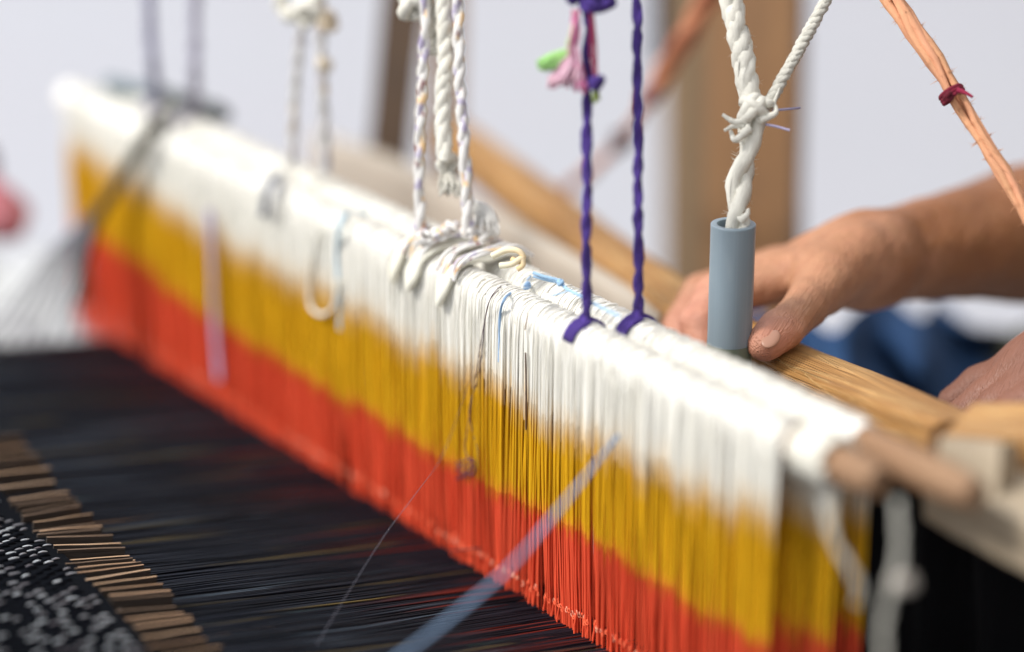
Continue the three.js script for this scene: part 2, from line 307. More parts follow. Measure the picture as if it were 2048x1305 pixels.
{
  const o = thing('reed', 'row of thin brown bamboo slats lying across the black warp', 'reed');
  const mats = [wood([0.62, 0.41, 0.25], [0.36, 0.21, 0.11], [0.75, 0.55, 0.38], 21, { rep: [1, 8], rough: 0.5 }), wood([0.46, 0.28, 0.16], [0.24, 0.13, 0.065], [0.58, 0.39, 0.25], 24, { rep: [1, 8], rough: 0.55 }), wood([0.2, 0.125, 0.075], [0.1, 0.06, 0.035], [0.28, 0.18, 0.11], 27, { rep: [1, 8], rough: 0.6 })];
  const slatShade = wood([0.034, 0.021, 0.013], [0.014, 0.009, 0.006], [0.06, 0.04, 0.024], 29, { rep: [1, 8], rough: 0.7 });  // slat sides near black: shade between the slats painted into the wood
  const seg = (list, t) => { const k = Math.min(list.length - 2, Math.floor(t * (list.length - 1))), f = t * (list.length - 1) - k; return [lerp(list[k][0], list[k + 1][0], f), lerp(list[k][1], list[k + 1][1], f)]; };
  const spine = [];
  let t = 0; while (t < 1) {
    const L = onWarp(...seg(reedL, t)), R = onWarp(...seg(reedR, t)), hgt = 0.0048 + rr(-0.0016, 0.0014), thick = rr(0.0007, 0.0014);
    const sh = rr(-0.0015, 0.0015), a = wp(L[0], L[1] + sh, hgt * 0.5 + 0.0005), b = wp(R[0], R[1] + sh, hgt * 0.5 + 0.0005);
    const g = new THREE.BoxGeometry(thick, a.distanceTo(b), hgt, 2, 6, 2), p = g.attributes.position;
    for (let i = 0; i < p.count; i++) { const bow = 0.0005 * ns(p.getY(i) * 60, t * 90); p.setX(i, p.getX(i) + bow); p.setZ(i, p.getZ(i) + 0.0004 * ns(p.getY(i) * 50, t * 70, 4)); }
    const uv = g.attributes.uv; for (let i = 0; i < uv.count; i++) uv.setXY(i, p.getX(i) * 40 + p.getZ(i) * 40 + t * 7, p.getY(i) + t * 3);
    lay(g, a, b, Wn); g.computeVertexNormals();
    { const q = rnd(), m = mats[q < 0.38 ? 0 : q < 0.6 ? 1 : 2]; part('slat', g, [slatShade, slatShade, slatShade, slatShade, m, slatShade], o); }
    spine.push(a.clone().lerp(b, 0.12).addScaledVector(Wn, -0.002));
    t += rnd() < 0.3 ? rr(0.009, 0.014) : rr(0.018, 0.042);
  }
  part('binding_cord', sweep(curve(spine, 120), 0.0012, 6), flat(0.03, 0.022, 0.018), o);
}
{
  const o = thing('woven_cloth', 'black handwoven cloth flecked with white dashes at the lower corner', 'cloth');
  const c = onWarp(60, 1200), pts = [];
  const g = new THREE.PlaneGeometry(1, 1, 60, 60), p = g.attributes.position;
  const q = (x, y) => { const sgm = lerp(-0.16, 0.30, x), e = 0; const L = onWarp(150 + 0, 1180); return [c[0] + sgm, lerp(0, 0.3, y)]; };
  // the cloth starts where the slats end: a line in (s,u)
  const l0 = onWarp(-60, 945), l1 = onWarp(300, 1335), edge = s => l0[1] + (s - l0[0]) / (l1[0] - l0[0]) * (l1[1] - l0[1]);
  const surf = (s, v, h) => wp(s, edge(s) + v, h + 0.0035 * ns(s * 14, v * 20, 2) + 0.004);
  for (let i = 0; i < p.count; i++) { const s = lerp(l0[0] - 0.05, l1[0] + 0.1, p.getX(i) + 0.5), v = lerp(-0.004, 0.3, p.getY(i) + 0.5), w = surf(s, v, 0); p.setXYZ(i, w.x, w.y, w.z); }
  g.computeVertexNormals(); part('cloth_ground', g, matte(flat(0.004, 0.005, 0.007, { side: THREE.DoubleSide, roughness: 1 }), 0.1), o);
  const fl = [], dk = [];
  for (let row = 0; row < 200; row++) { const s = l0[0] - 0.04 + row * 0.0032; if (s > l1[0] + 0.05) break;
    for (let k = 0; k < 24; k++) {
      const v = 0.003 + (k + (row % 2) * 0.5 + 0.16 * ns(row * 0.9, k * 0.7)) * 0.0100 + 0.004 * ns(row * 0.14, k * 0.1, 5); if (v > 0.16) continue;
      const l = 0.0033 * rr(0.6, 1.25), ss = s + rr(-0.0004, 0.0004), w = surf(ss, v, 0.0006), lit = rnd();
      const P = []; for (let m = 0; m <= 4; m++) P.push(surf(ss + 0.0003 * (m - 2), v + (m / 2 - 1) * l, 0.0003 + 0.0003 * Math.sin(m / 4 * Math.PI)));
      if (lit < 0.6) { const cc = mixc([0.75, 0.8, 0.84], [0.16, 0.14, 0.16], rnd()); fl.push(sweep(P, t => 0.00036 * (0.4 + Math.sin(t * Math.PI)), 6, { col: () => cc })); }
      const v2 = v + 0.0044, P2 = []; for (let m = 0; m <= 4; m++) P2.push(surf(ss, v2 + (m / 2 - 1) * 0.003, 0.0006 * Math.sin(m / 4 * Math.PI))); dk.push(sweep(P2, t => 0.0009 * (0.35 + Math.sin(t * Math.PI)), 5, { col: () => [0.006, 0.007, 0.010] }));
    } }
  part('white_flecks', merge(fl), vcol({ roughness: 0.7 }), o, 'white thread dashes woven through the black cloth', 'stuff');
  part('black_ribs', merge(dk), matte(vcol({ roughness: 1 }), 0.12), o, null, 'stuff');
}

// ---------------------------------------------------------------- beam, boards, posts
const beamWood = wood([0.48, 0.245, 0.07], [0.2, 0.085, 0.02], [0.68, 0.43, 0.18], 41, { scratches: 90, rep: [1, 5], rough: 0.5, bump: 0.002, stain: 0.8 });
const greyWood = wood([0.40, 0.32, 0.22], [0.22, 0.17, 0.11], [0.5, 0.42, 0.31], 47, { rep: [1, 3] });
const brownWood = wood([0.24, 0.115, 0.035], [0.13, 0.06, 0.018], [0.3, 0.165, 0.065], 53, { rep: [1, 3] });
const darkWood = wood([0.10, 0.055, 0.025], [0.05, 0.028, 0.015], [0.15, 0.09, 0.045], 59, { rep: [1, 3] });
{
  const o = thing('beater_beam', 'worn honey coloured wooden beam gripped by the hand beside the grey tube', 'wooden beam');
  const c = [[890, 268, 1.52], [1000, 350, 1.44], [1150, 465, 1.36], [1340, 606, 1.24], [1480, 690, 1.165], [1600, 745, 1.13], [1743, 805, 1.085], [1863, 858, 1.045], [1922, 884, 1.02]].map(q => at(...q));
  const P = curve(c, 90);
  part('beam_body', sweep(P, 0.02, 32, { up: V(0, 1, 0), section: (a, t) => { const k = 3.6, ca = Math.cos(a), sa = Math.sin(a), r = Math.pow(Math.pow(Math.abs(ca), k) + Math.pow(Math.abs(sa), k), -1 / k) * (1 + 0.045 * ns(t * 14, Math.cos(a) * 1.5, Math.sin(a) * 1.5) + 0.02 * ns(t * 50, ca * 3, sa * 3)); return [0.0098 * ca * r, 0.0155 * sa * r]; } }), beamWood, o);
  const b = thing('grey_board', 'weathered taupe board lying along the far half of the beam', 'board');
  const q = curve([[640, 345, 1.56], [800, 400, 1.46], [1000, 500, 1.37], [1190, 610, 1.28], [1330, 695, 1.22]].map(w => at(...w)), 40);
  part('board', sweep(q, 0.02, 24, { up: V(0, 1, 0), section: (a, t) => { const k = 5, ca = Math.cos(a), sa = Math.sin(a), r = Math.pow(Math.pow(Math.abs(ca), k) + Math.pow(Math.abs(sa), k), -1 / k); return [0.026 * ca * r * (1 - 0.3 * t), 0.006 * sa * r]; } }), wood([0.52, 0.46, 0.38], [0.38, 0.33, 0.27], [0.6, 0.54, 0.46], 61, { rep: [1, 3] }), b).name = 'board_face';
  // block and post at the near end of the beam
  const e = thing('loom_block', 'honey coloured wooden block fitted to the near end of the beam', 'wooden block');
  part('block', lay(box(0.042, 0.10, 0.024), at(1925, 892, 1.005), at(2230, 900, 0.975), V(0, 1, 0)), beamWood, e).name = 'block_body';
  const p2 = thing('loom_rail', 'greyish wooden rail sloping down beneath the end block', 'wooden rail');
  part('rail_body', lay(box(0.03, 0.2, 0.022), at(1905, 968, 0.985), at(2240, 1140, 0.91), V(0, 1, 0.2)), greyWood, p2);
  const p3 = thing('loom_bracket', 'grey wooden bracket standing between the end block and the rail', 'wooden bracket');
  part('bracket_body', lay(box(0.026, 0.05, 0.016), at(1950, 1010, 0.962), at(1960, 880, 0.962), V(-0.6, 0, 0.8)), greyWood, p3);
}
{
  const p = thing('loom_post', 'wide brown upright post behind the white forked rope', 'post');
  part('post_body', lay(box(0.055, 0.5, 0.05), at(1505, 700, 1.5), at(1525, -900, 1.5), V(-0.25, 0, 1)), brownWood, p);
  const p2 = thing('upright_board', 'blurred olive brown upright board left of the brown post', 'board');
  part('upright_face', lay(box(0.045, 0.5, 0.02), at(1395, 640, 1.72), at(1400, -800, 1.72), V(-0.5, 0, 1)), wood([0.2, 0.125, 0.055], [0.12, 0.07, 0.03], [0.28, 0.18, 0.09], 67, { rep: [1, 3] }), p2);
  const p3 = thing('dark_strap', 'black strap hanging beside the top of the brown post', 'strap');
  part('strap_body', sweep(curve([at(1322, 130, 1.66), at(1322, 0, 1.66), at(1318, -500, 1.66)], 20), 0.006, 10), flat(0.012, 0.012, 0.03), p3);
  const p4 = thing('leaning_plank', 'dark brown plank leaning behind the speckled cords', 'plank');
  part('plank_body', lay(box(0.026, 0.5, 0.02), at(775, 330, 1.5), at(880, -700, 1.5), V(0, 0, 1)), darkWood, p4);
  const p6 = thing('slim_post', 'slim brown upright right of the dark leaning plank', 'post');
  part('slim_post_body', lay(box(0.021, 0.5, 0.02), at(888, 360, 1.58), at(905, -700, 1.58), V(0, 0, 1)), wood([0.3, 0.18, 0.09], [0.18, 0.1, 0.05], [0.4, 0.26, 0.14], 71, { rep: [1, 3] }), p6);
}
{ // added black sheet standing in for the shade below the beam, lower right
  const o = thing('shade_sheet', 'added black sheet standing in for the dark under the beam end', 'cloth');
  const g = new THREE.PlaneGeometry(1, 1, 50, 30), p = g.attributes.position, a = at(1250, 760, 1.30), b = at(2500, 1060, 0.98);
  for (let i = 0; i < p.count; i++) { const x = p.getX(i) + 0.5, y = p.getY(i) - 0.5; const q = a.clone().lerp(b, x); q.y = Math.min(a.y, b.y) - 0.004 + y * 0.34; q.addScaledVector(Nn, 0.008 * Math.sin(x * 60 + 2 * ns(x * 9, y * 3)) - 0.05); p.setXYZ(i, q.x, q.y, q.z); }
  g.computeVertexNormals(); part('sheet_face', g, matte(flat(0.002, 0.002, 0.0025, { side: THREE.DoubleSide, roughness: 1 }), 0.1), o);
}

// ---------------------------------------------------------------- bodies: joined tapered limbs, meshed
function roundCone(p, a, b, ra, rb) { // tapered capsule, linear radius
  const abx = b.x - a.x, aby = b.y - a.y, abz = b.z - a.z, l2 = abx * abx + aby * aby + abz * abz || 1e-9;
  let t = ((p[0] - a.x) * abx + (p[1] - a.y) * aby + (p[2] - a.z) * abz) / l2; t = t < 0 ? 0 : t > 1 ? 1 : t;
  const dx = p[0] - a.x - abx * t, dy = p[1] - a.y - aby * t, dz = p[2] - a.z - abz * t;
  return Math.sqrt(dx * dx + dy * dy + dz * dz) - (ra + (rb - ra) * t);
}
const smin = (a, b, k) => { const h = Math.max(k - Math.abs(a - b), 0) / k; return Math.min(a, b) - h * h * k * 0.25; };
function field(core, chains, dents = []) {
  return p => {
    let c = 1; for (const q of core) c = smin(c, roundCone(p, ...q), 0.014);
    let d = c;
    for (const ch of chains) { let f = 1; for (const q of ch.bones) f = smin(f, roundCone(p, ...q), 0.003); d = Math.min(d, smin(c, f, ch.k ?? 0.011)); }
    for (const [o, r, depth] of dents) { const e = Math.hypot(p[0] - o.x, p[1] - o.y, p[2] - o.z); if (e < r) d += depth * (1 - e / r) * (1 - e / r); }
    return d;
  };
}
function surfaceNets(fn, lo, hi, cell, colf) {
  const nx = Math.ceil((hi.x - lo.x) / cell) + 1, ny = Math.ceil((hi.y - lo.y) / cell) + 1, nz = Math.ceil((hi.z - lo.z) / cell) + 1;
  const g = new Float32Array(nx * ny * nz), id = (i, j, k) => (k * ny + j) * nx + i;
  for (let k = 0; k < nz; k++) for (let j = 0; j < ny; j++) for (let i = 0; i < nx; i++) g[id(i, j, k)] = fn([lo.x + i * cell, lo.y + j * cell, lo.z + k * cell]);
  const vi = new Int32Array(nx * ny * nz).fill(-1), pos = [], idx = [];
  const E = [[0, 1], [2, 3], [4, 5], [6, 7], [0, 2], [1, 3], [4, 6], [5, 7], [0, 4], [1, 5], [2, 6], [3, 7]];
  for (let k = 0; k < nz - 1; k++) for (let j = 0; j < ny - 1; j++) for (let i = 0; i < nx - 1; i++) {
    const v = []; let m = 0; for (let c = 0; c < 8; c++) { const q = g[id(i + (c & 1), j + (c >> 1 & 1), k + (c >> 2))]; v.push(q); if (q < 0) m |= 1 << c; }
    if (m === 0 || m === 255) continue;
    let x = 0, y = 0, z = 0, n = 0;
    for (const [a, b] of E) if ((v[a] < 0) !== (v[b] < 0)) { const t = v[a] / (v[a] - v[b]); x += (a & 1) + t * ((b & 1) - (a & 1)); y += (a >> 1 & 1) + t * ((b >> 1 & 1) - (a >> 1 & 1)); z += (a >> 2) + t * ((b >> 2) - (a >> 2)); n++; }
    vi[id(i, j, k)] = pos.length / 3; pos.push(lo.x + (i + x / n) * cell, lo.y + (j + y / n) * cell, lo.z + (k + z / n) * cell);
  }
  const quad = (a, b, c, d, f) => f ? idx.push(a, b, c, a, c, d) : idx.push(a, c, b, a, d, c);
  for (let k = 1; k < nz - 1; k++) for (let j = 1; j < ny - 1; j++) for (let i = 1; i < nx - 1; i++) {
    const s = g[id(i, j, k)] < 0;
    if (s !== (g[id(i + 1, j, k)] < 0)) quad(vi[id(i, j - 1, k - 1)], vi[id(i, j, k - 1)], vi[id(i, j, k)], vi[id(i, j - 1, k)], s);
    if (s !== (g[id(i, j + 1, k)] < 0)) quad(vi[id(i - 1, j, k - 1)], vi[id(i - 1, j, k)], vi[id(i, j, k)], vi[id(i, j, k - 1)], s);
    if (s !== (g[id(i, j, k + 1)] < 0)) quad(vi[id(i - 1, j - 1, k)], vi[id(i, j - 1, k)], vi[id(i, j, k)], vi[id(i - 1, j, k)], s);
  }
  const nm = [], col = [], uv = [], e = cell * 0.7;
  for (let i = 0; i < pos.length; i += 3) {
    const p = [pos[i], pos[i + 1], pos[i + 2]], d = (a, s) => { const q = p.slice(); q[a] += s; return fn(q); };
    const n = V(d(0, e) - d(0, -e), d(1, e) - d(1, -e), d(2, e) - d(2, -e)).normalize(); nm.push(n.x, n.y, n.z); col.push(...colf(p, n)); uv.push(p[0] + p[2] * 0.6, p[1] + p[2] * 0.5);
  }
  const o = new THREE.BufferGeometry();
  o.setAttribute('position', new THREE.Float32BufferAttribute(pos, 3)); o.setAttribute('normal', new THREE.Float32BufferAttribute(nm, 3));
  o.setAttribute('uv', new THREE.Float32BufferAttribute(uv, 2)); o.setAttribute('color', new THREE.Float32BufferAttribute(col, 3)); o.setIndex(idx); return o;
}
const skinBump = tex(512, 512, (u, v) => { const k = 0.5 + 0.25 * ns(u * 60, v * 60) + 0.25 * ns(u * 150, v * 110, 3) + 0.2 * ns(u * 30, v * 90, 6); return [k, k, k]; }, false); skinBump.repeat.set(16, 16);
const skin = vcol({ roughness: 0.52, bumpMap: skinBump, bumpScale: 0.0008 });
{
  const o = thing('person', 'weaver in blue reaching over the beam, hand closed round it', 'person');
  const b = (p, q, ra, rb) => [at(...p), at(...q), ra, rb];
  const wrist = [1735, 520, 1.205];
  const core = [
    b([2300, 445, 1.33], [2060, 470, 1.28], 0.040, 0.0335), b([2060, 470, 1.28], wrist, 0.0325, 0.0195),
    b([2060, 462, 1.29], [1760, 512, 1.225], 0.030, 0.0185),
    b(wrist, [1556, 556, 1.185], 0.0185, 0.0112), b(wrist, [1545, 548, 1.215], 0.0185, 0.0105), b(wrist, [1575, 545, 1.24], 0.0185, 0.0105),
    b([1720, 490, 1.182], [1610, 512, 1.170], 0.0036, 0.0026), b([1715, 482, 1.20], [1590, 505, 1.196], 0.0034, 0.0024), // tendons
    b([2000, 400, 1.262], [1790, 452, 1.208], 0.0034, 0.0028), b([1690, 545, 1.172], [1640, 590, 1.146], 0.003, 0.0022),
    b([1695, 530, 1.19], [1648, 566, 1.165], 0.0175, 0.0135),
  ];
  const chains = [
    { k: 0.006, bones: [b([1652, 564, 1.165], [1612, 614, 1.143], 0.0135, 0.0104), b([1612, 614, 1.143], [1562, 660, 1.125], 0.0104, 0.0097), b([1562, 660, 1.125], [1528, 688, 1.115], 0.0102, 0.0086)] },
    { k: 0.009, bones: [b([1556, 556, 1.185], [1432, 596, 1.172], 0.0108, 0.0098), b([1432, 592, 1.172], [1398, 648, 1.165], 0.0102, 0.0088), b([1398, 648, 1.165], [1402, 705, 1.16], 0.0088, 0.0075)] },
    { k: 0.009, bones: [b([1545, 545, 1.215], [1405, 590, 1.205], 0.0115, 0.0102), b([1405, 590, 1.205], [1362, 660, 1.195], 0.0102, 0.0092), b([1362, 660, 1.195], [1372, 715, 1.185], 0.0092, 0.008)] },
    { k: 0.009, bones: [b([1575, 540, 1.24], [1440, 575, 1.235], 0.011, 0.0095), b([1440, 575, 1.235], [1395, 640, 1.225], 0.0095, 0.0085), b([1395, 640, 1.225], [1400, 700, 1.215], 0.0085, 0.0075)] },
    { k: 0.009, bones: [b([1600, 535, 1.255], [1480, 570, 1.258], 0.0095, 0.0082), b([1480, 570, 1.258], [1440, 630, 1.25], 0.0082, 0.0072), b([1440, 630, 1.25], [1440, 685, 1.24], 0.0072, 0.0065)] },
  ];
  const dents = [[at(1556, 672, 1.112), 0.009, 0.001]];
  for (const [x0, y0, x1, y1, z, dp] of [[1556, 622, 1600, 655, 1.118, 0.0007], [1563, 614, 1606, 646, 1.12, 0.0008], [1570, 607, 1612, 640, 1.122, 0.0006], [1615, 575, 1655, 612, 1.132, 0.0006], [1500, 540, 1530, 590, 1.172, 0.0005], [1695, 470, 1712, 560, 1.178, 0.0009], [1706, 465, 1724, 560, 1.18, 0.0007]])
    for (let k = 0; k <= 14; k++) dents.push([at(lerp(x0, x1, k / 14) + 3 * ns(k * 0.9, x0), lerp(y0, y1, k / 14), z), 0.0032, dp]);
  const f = field(core, chains, dents);
  const fold = p => f(p) + 0.00028 * ns(p[0] * 420, p[1] * 260, p[2] * 300) + 0.0009 * ns(p[0] * 70, p[1] * 70, p[2] * 70);
  const wr = at(...wrist), tip = at(1530, 690, 1.115), idxTip = at(1380, 670, 1.17);
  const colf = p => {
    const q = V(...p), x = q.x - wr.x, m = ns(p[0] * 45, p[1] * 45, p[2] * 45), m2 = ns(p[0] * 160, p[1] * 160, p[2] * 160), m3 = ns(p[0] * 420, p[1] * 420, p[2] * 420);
    let c = mixc([0.45, 0.215, 0.115], [0.26, 0.102, 0.038], sst(-0.02, 0.05, x + 0.045 * m + 0.02 * m2));  // forearm darker than hand: part tan, part shade put into the skin colour
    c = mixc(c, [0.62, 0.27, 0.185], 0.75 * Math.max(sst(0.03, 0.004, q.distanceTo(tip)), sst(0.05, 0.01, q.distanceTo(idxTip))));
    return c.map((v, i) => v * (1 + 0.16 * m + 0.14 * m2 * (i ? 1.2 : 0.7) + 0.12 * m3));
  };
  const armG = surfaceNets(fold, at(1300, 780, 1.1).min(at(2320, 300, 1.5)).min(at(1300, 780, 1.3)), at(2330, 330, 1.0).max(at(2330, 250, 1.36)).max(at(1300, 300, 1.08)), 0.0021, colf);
  // the other hand, resting behind the end block
  const core2 = [b([2260, 680, 1.16], [2110, 745, 1.13], 0.022, 0.021), b([2110, 745, 1.13], [2065, 765, 1.12], 0.02, 0.018)];
  const chains2 = [[2040, 742, 1.135, 1960, 770, 1.14, 1905, 806, 1.14], [2045, 765, 1.118, 1975, 795, 1.12, 1925, 828, 1.12], [2060, 785, 1.105, 2000, 812, 1.105, 1955, 842, 1.105], [2080, 800, 1.095, 2030, 825, 1.095, 1995, 850, 1.09]].map(([a, b1, c, d, e, g, h, i, j], n) => ({ k: 0.008, bones: [b([2085, 760 + n * 8, 1.12], [a, b1, c], 0.0125, 0.0105), b([a, b1, c], [d, e, g], 0.0105, 0.009), b([d, e, g], [h, i, j], 0.009, 0.0075)] }));
  const f2 = field(core2, chains2), pt = [at(1880, 900, 1.07), at(2290, 540, 1.24), at(1880, 540, 1.24), at(2290, 540, 1.07), at(2270, 900, 1.07)], lo = pt[0].clone(), hi = pt[0].clone(); pt.forEach(q => { lo.min(q); hi.max(q); }); lo.subScalar(0.01); hi.addScalar(0.01);
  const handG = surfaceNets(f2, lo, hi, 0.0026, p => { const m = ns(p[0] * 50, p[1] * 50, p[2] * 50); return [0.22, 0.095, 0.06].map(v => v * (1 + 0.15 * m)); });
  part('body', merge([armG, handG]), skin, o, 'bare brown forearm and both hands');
  // thumb nail
  const nc = at(1542, 678, 1.1082), ng = new THREE.SphereGeometry(1, 20, 14); ng.scale(0.0039, 0.006, 0.0014);
  const ny = at(1560, 655, 1.12).sub(at(1528, 696, 1.112)).normalize(), nz = EYE.clone().sub(nc).normalize().add(V(-0.15, 0.25, 0));
  nz.addScaledVector(ny, -nz.dot(ny)).normalize(); ng.applyMatrix4(new THREE.Matrix4().makeBasis(ny.clone().cross(nz), ny, nz).setPosition(nc));
  part('thumb_nail', ng, flat(0.49, 0.255, 0.17, { roughness: 0.4 }), o, 'pale nail on the thumb');
  // blue lap
  const lap = new THREE.PlaneGeometry(1, 1, 110, 80), lp = lap.attributes.position, lc = [], q00 = at(1540, 690, 1.42);
  for (let i = 0; i < lp.count; i++) {
    const x = lp.getX(i) + 0.5, y = lp.getY(i) + 0.5; // x along the picture, y down the front
    const top = at(lerp(1500, 2110, x), 622 + 12 * Math.sin(x * 9) + 34 * Math.pow(x, 3), 1.46 - 0.06 * Math.sin(x * 6));
    const q = top.add(V(0, -0.11 * (1 - y) - 0.02 * Math.pow(1 - y, 2), 0.10 * Math.sin((1 - y) * 1.5)));
    q.add(V(0, 0.007 * ns(x * 9, y * 5), 0.022 * Math.sin(x * 24 + y * 7 + 6 * ns(x * 3, y * 3)) + 0.026 * ns(x * 6, y * 5, 3)));
    lp.setXYZ(i, q.x, q.y, q.z);
    const m = ns(x * 60, y * 44, 8), e = x > 0.8 + 0.03 * ns(y * 6, 3) ? 1 : 0;
    let c = mixc([0.008, 0.036, 0.11], [0.02, 0.075, 0.19], 0.5 + m); c = mixc(c, [0.05, 0.05, 0.032], e); lc.push(...c);
  }
  lap.setAttribute('color', new THREE.Float32BufferAttribute(lc, 3)); lap.computeVertexNormals();
  part('skirt', lap, vcol({ side: THREE.DoubleSide, roughness: 0.9 }), o, 'rumpled blue skirt with an olive hem');
}
{ // someone at the far side: only the fingers show
  const o = thing('person', 'blurred closed hand reaching in beside the white cloth', 'person');
  const b = (p, q, ra, rb) => [at(...p), at(...q), ra, rb], z = 1.5;
  const core = [b([-260, 300, z], [-70, 385, z], 0.024, 0.022)], chains = [0, 1, 2].map(k => ({ bones: [b([-60, 385 + k * 22, z - k * 0.01], [0, 400 + k * 22, z - 0.02 - k * 0.008], 0.0105, 0.01), b([0, 400 + k * 22, z - 0.02 - k * 0.008], [30 - k * 4, 425 + k * 14, z - 0.02 - k * 0.008], 0.01, 0.009), b([30 - k * 4, 425 + k * 14, z - 0.02], [0, 446 + k * 6, z - 0.01], 0.009, 0.0085)] }));
  const f = field(core, chains), lo = at(-330, 520, z).min(at(-330, 520, z - 0.08)).subScalar(0.02), hi = at(90, 240, z).max(at(90, 240, z - 0.08)).addScalar(0.02);
  part('body', surfaceNets(f, lo, hi, 0.0045, () => [0.40, 0.12, 0.135]), skin, o);
  const sl = sweep(curve([at(-300, 270, z + 0.02), at(-140, 345, z + 0.01), at(-70, 372, z)], 20), 0.031, 16); part('sleeve', sl, flat(0.09, 0.02, 0.03), o, 'dark red sleeve');
}

// ---------------------------------------------------------------- grey tube and forked rope
const TZ = 1.10;
{
  const o = thing('plastic_tube', 'short grey plastic tube hanging upright in front of the hand', 'tube');
  const top = at(1467, 447, TZ), R = 0.0103, r = 0.0073, L = 0.092, pr = [];
  pr.push([r, -L], [R, -L]); for (let k = 0; k <= 4; k++) { const a = k / 4 * Math.PI / 2; pr.push([R - 0.0006 + 0.0006 * Math.cos(a), -0.0006 + 0.0006 * Math.sin(a)]); }
  for (let k = 0; k <= 4; k++) { const a = k / 4 * Math.PI / 2; pr.push([r + 0.0006 - 0.0006 * Math.sin(a), -0.0006 + 0.0006 * Math.cos(a)]); } pr.push([r, -L]);
  const g = new THREE.LatheGeometry(pr.map(p => new THREE.Vector2(...p)), 64); g.translate(top.x, top.y, top.z);
  const m = tex(256, 256, (u, v) => { const k = 1 + 0.05 * ns(u * 12, v * 14, 2) + 0.04 * ns(u * 150, v * 6, 3); const sc = Math.max(0, ns(u * 90, v * 3, 8) - 0.42) * 0.8 + Math.max(0, ns(u * 8, v * 40, 5) - 0.5) * 0.5; return mixc([0.235 * k, 0.30 * k, 0.345 * k], [0.5, 0.54, 0.56], Math.min(0.5, sc)); }); m.repeat.set(1, 1);
  part('tube_body', g, new THREE.MeshPhysicalMaterial({ map: m, roughness: 0.38, clearcoat: 0.15, clearcoatRoughness: 0.35 }), o);
  const band = new THREE.CylinderGeometry(R + 0.00025, R + 0.00025, 0.014, 48, 1, true); band.translate(top.x, top.y - 0.0645, top.z);  // thin olive ring over the lower end of the tube
  part('olive_band', band, flat(0.15, 0.185, 0.14, { roughness: 0.3, side: THREE.DoubleSide }), o, 'olive band round the lower end of the tube');
}
const fibre = tex(256, 256, (u, v) => { const k = 0.5 + 0.45 * ns(u * 22 + v * 5, v * 7, 2) + 0.35 * ns(u * 60 + v * 14, v * 16, 5); return [k, k, k]; }, false); fibre.repeat.set(2, 60);
const cordMat = vcol({ bumpMap: fibre, bumpScale: 0.0002, roughness: 1 });
const CR = [0.80, 0.775, 0.68], crm = (t, s, l, a) => { const k = 0.94 + 0.1 * ns(l * 200, s * 3 + 1, a) - 0.05 * (s % 2); return [CR[0] * k, CR[1] * k, CR[2] * k]; };
{
  const o = thing('forked_rope', 'cream cotton rope forking into two above the grey tube', 'rope');
  const m = cordMat;
  part('rope_limb', plied([at(1440, -140, TZ), at(1462, 0, TZ), at(1483, 95, TZ), at(1503, 205, TZ)], 0.0047, 3, 0.026, { col: crm, fuzz: 60, sr: 0.0039, wob: 0.22 }), m, o);
  part('rope_limb', plied([at(1725, -140, TZ + 0.01), at(1648, 8, TZ + 0.006), at(1595, 105, TZ + 0.003), at(1535, 212, TZ)], 0.0026, 3, 0.011, { col: (t, s, l, a) => crm(t, s, l, a).map(c => c * 0.8), fuzz: 50, sr: 0.0019 }), m, o);
  part('twisted_shank', plied([at(1506, 235, TZ), at(1494, 300, TZ), at(1478, 370, TZ), at(1478, 440, TZ), at(1473, 475, TZ)], 0.0054, 2, 0.044, { col: crm, fuzz: 60, sr: 0.0037 }), m, o);
  const kg = [knot(at(1503, 222, TZ - 0.003), 0.0068, 0.0027, 6, t => crm(t, 0, t, 0), V(1.05, 1.25, 0.9)), knot(at(1525, 218, TZ - 0.002), 0.0055, 0.0021, 4, t => crm(t, 1, t, 0))];
  part('rope_knot', merge(kg), m, o);
  const tail = (pts, r) => sweep(curve(pts.map(p => at(...p)), 16), (t, a) => r * (1 - 0.65 * t) * (1 + 0.25 * ns(t * 12, a)), 7, { col: t => crm(t, 0, t, 0) });
  for (const g of [tail([[1500, 238, TZ - 0.005], [1470, 244, TZ - 0.006], [1445, 229, TZ - 0.006]], 0.0022), tail([[1500, 252, TZ - 0.005], [1468, 252, TZ - 0.005], [1449, 261, TZ - 0.006]], 0.002), tail([[1500, 255, TZ - 0.006], [1470, 280, TZ - 0.006], [1462, 262, TZ - 0.003]], 0.0025), tail([[1520, 240, TZ - 0.006], [1552, 225, TZ - 0.006], [1548, 205, TZ - 0.004]], 0.0022), tail([[1546, 214, TZ - 0.004], [1552, 196, TZ - 0.004], [1560, 176, TZ - 0.002]], 0.0012), tail([[1480, 442, TZ - 0.006], [1494, 430, TZ - 0.007], [1497, 418, TZ - 0.006]], 0.0022)]) part('rope_tail', g, m, o);
  const lil = (pts, r) => sweep(curve(pts.map(p => at(...p)), 12), r, 6, { col: () => [0.5, 0.46, 0.66] });
  part('lilac_ends', merge([lil([[1532, 249, TZ - 0.006], [1556, 254, TZ - 0.006], [1580, 261, TZ - 0.007]], 0.0006), lil([[1545, 221, TZ - 0.003], [1570, 219, TZ], [1600, 216, TZ + 0.01]], 0.0006)]), m, o, 'short lilac thread ends sticking out of the knot');
}

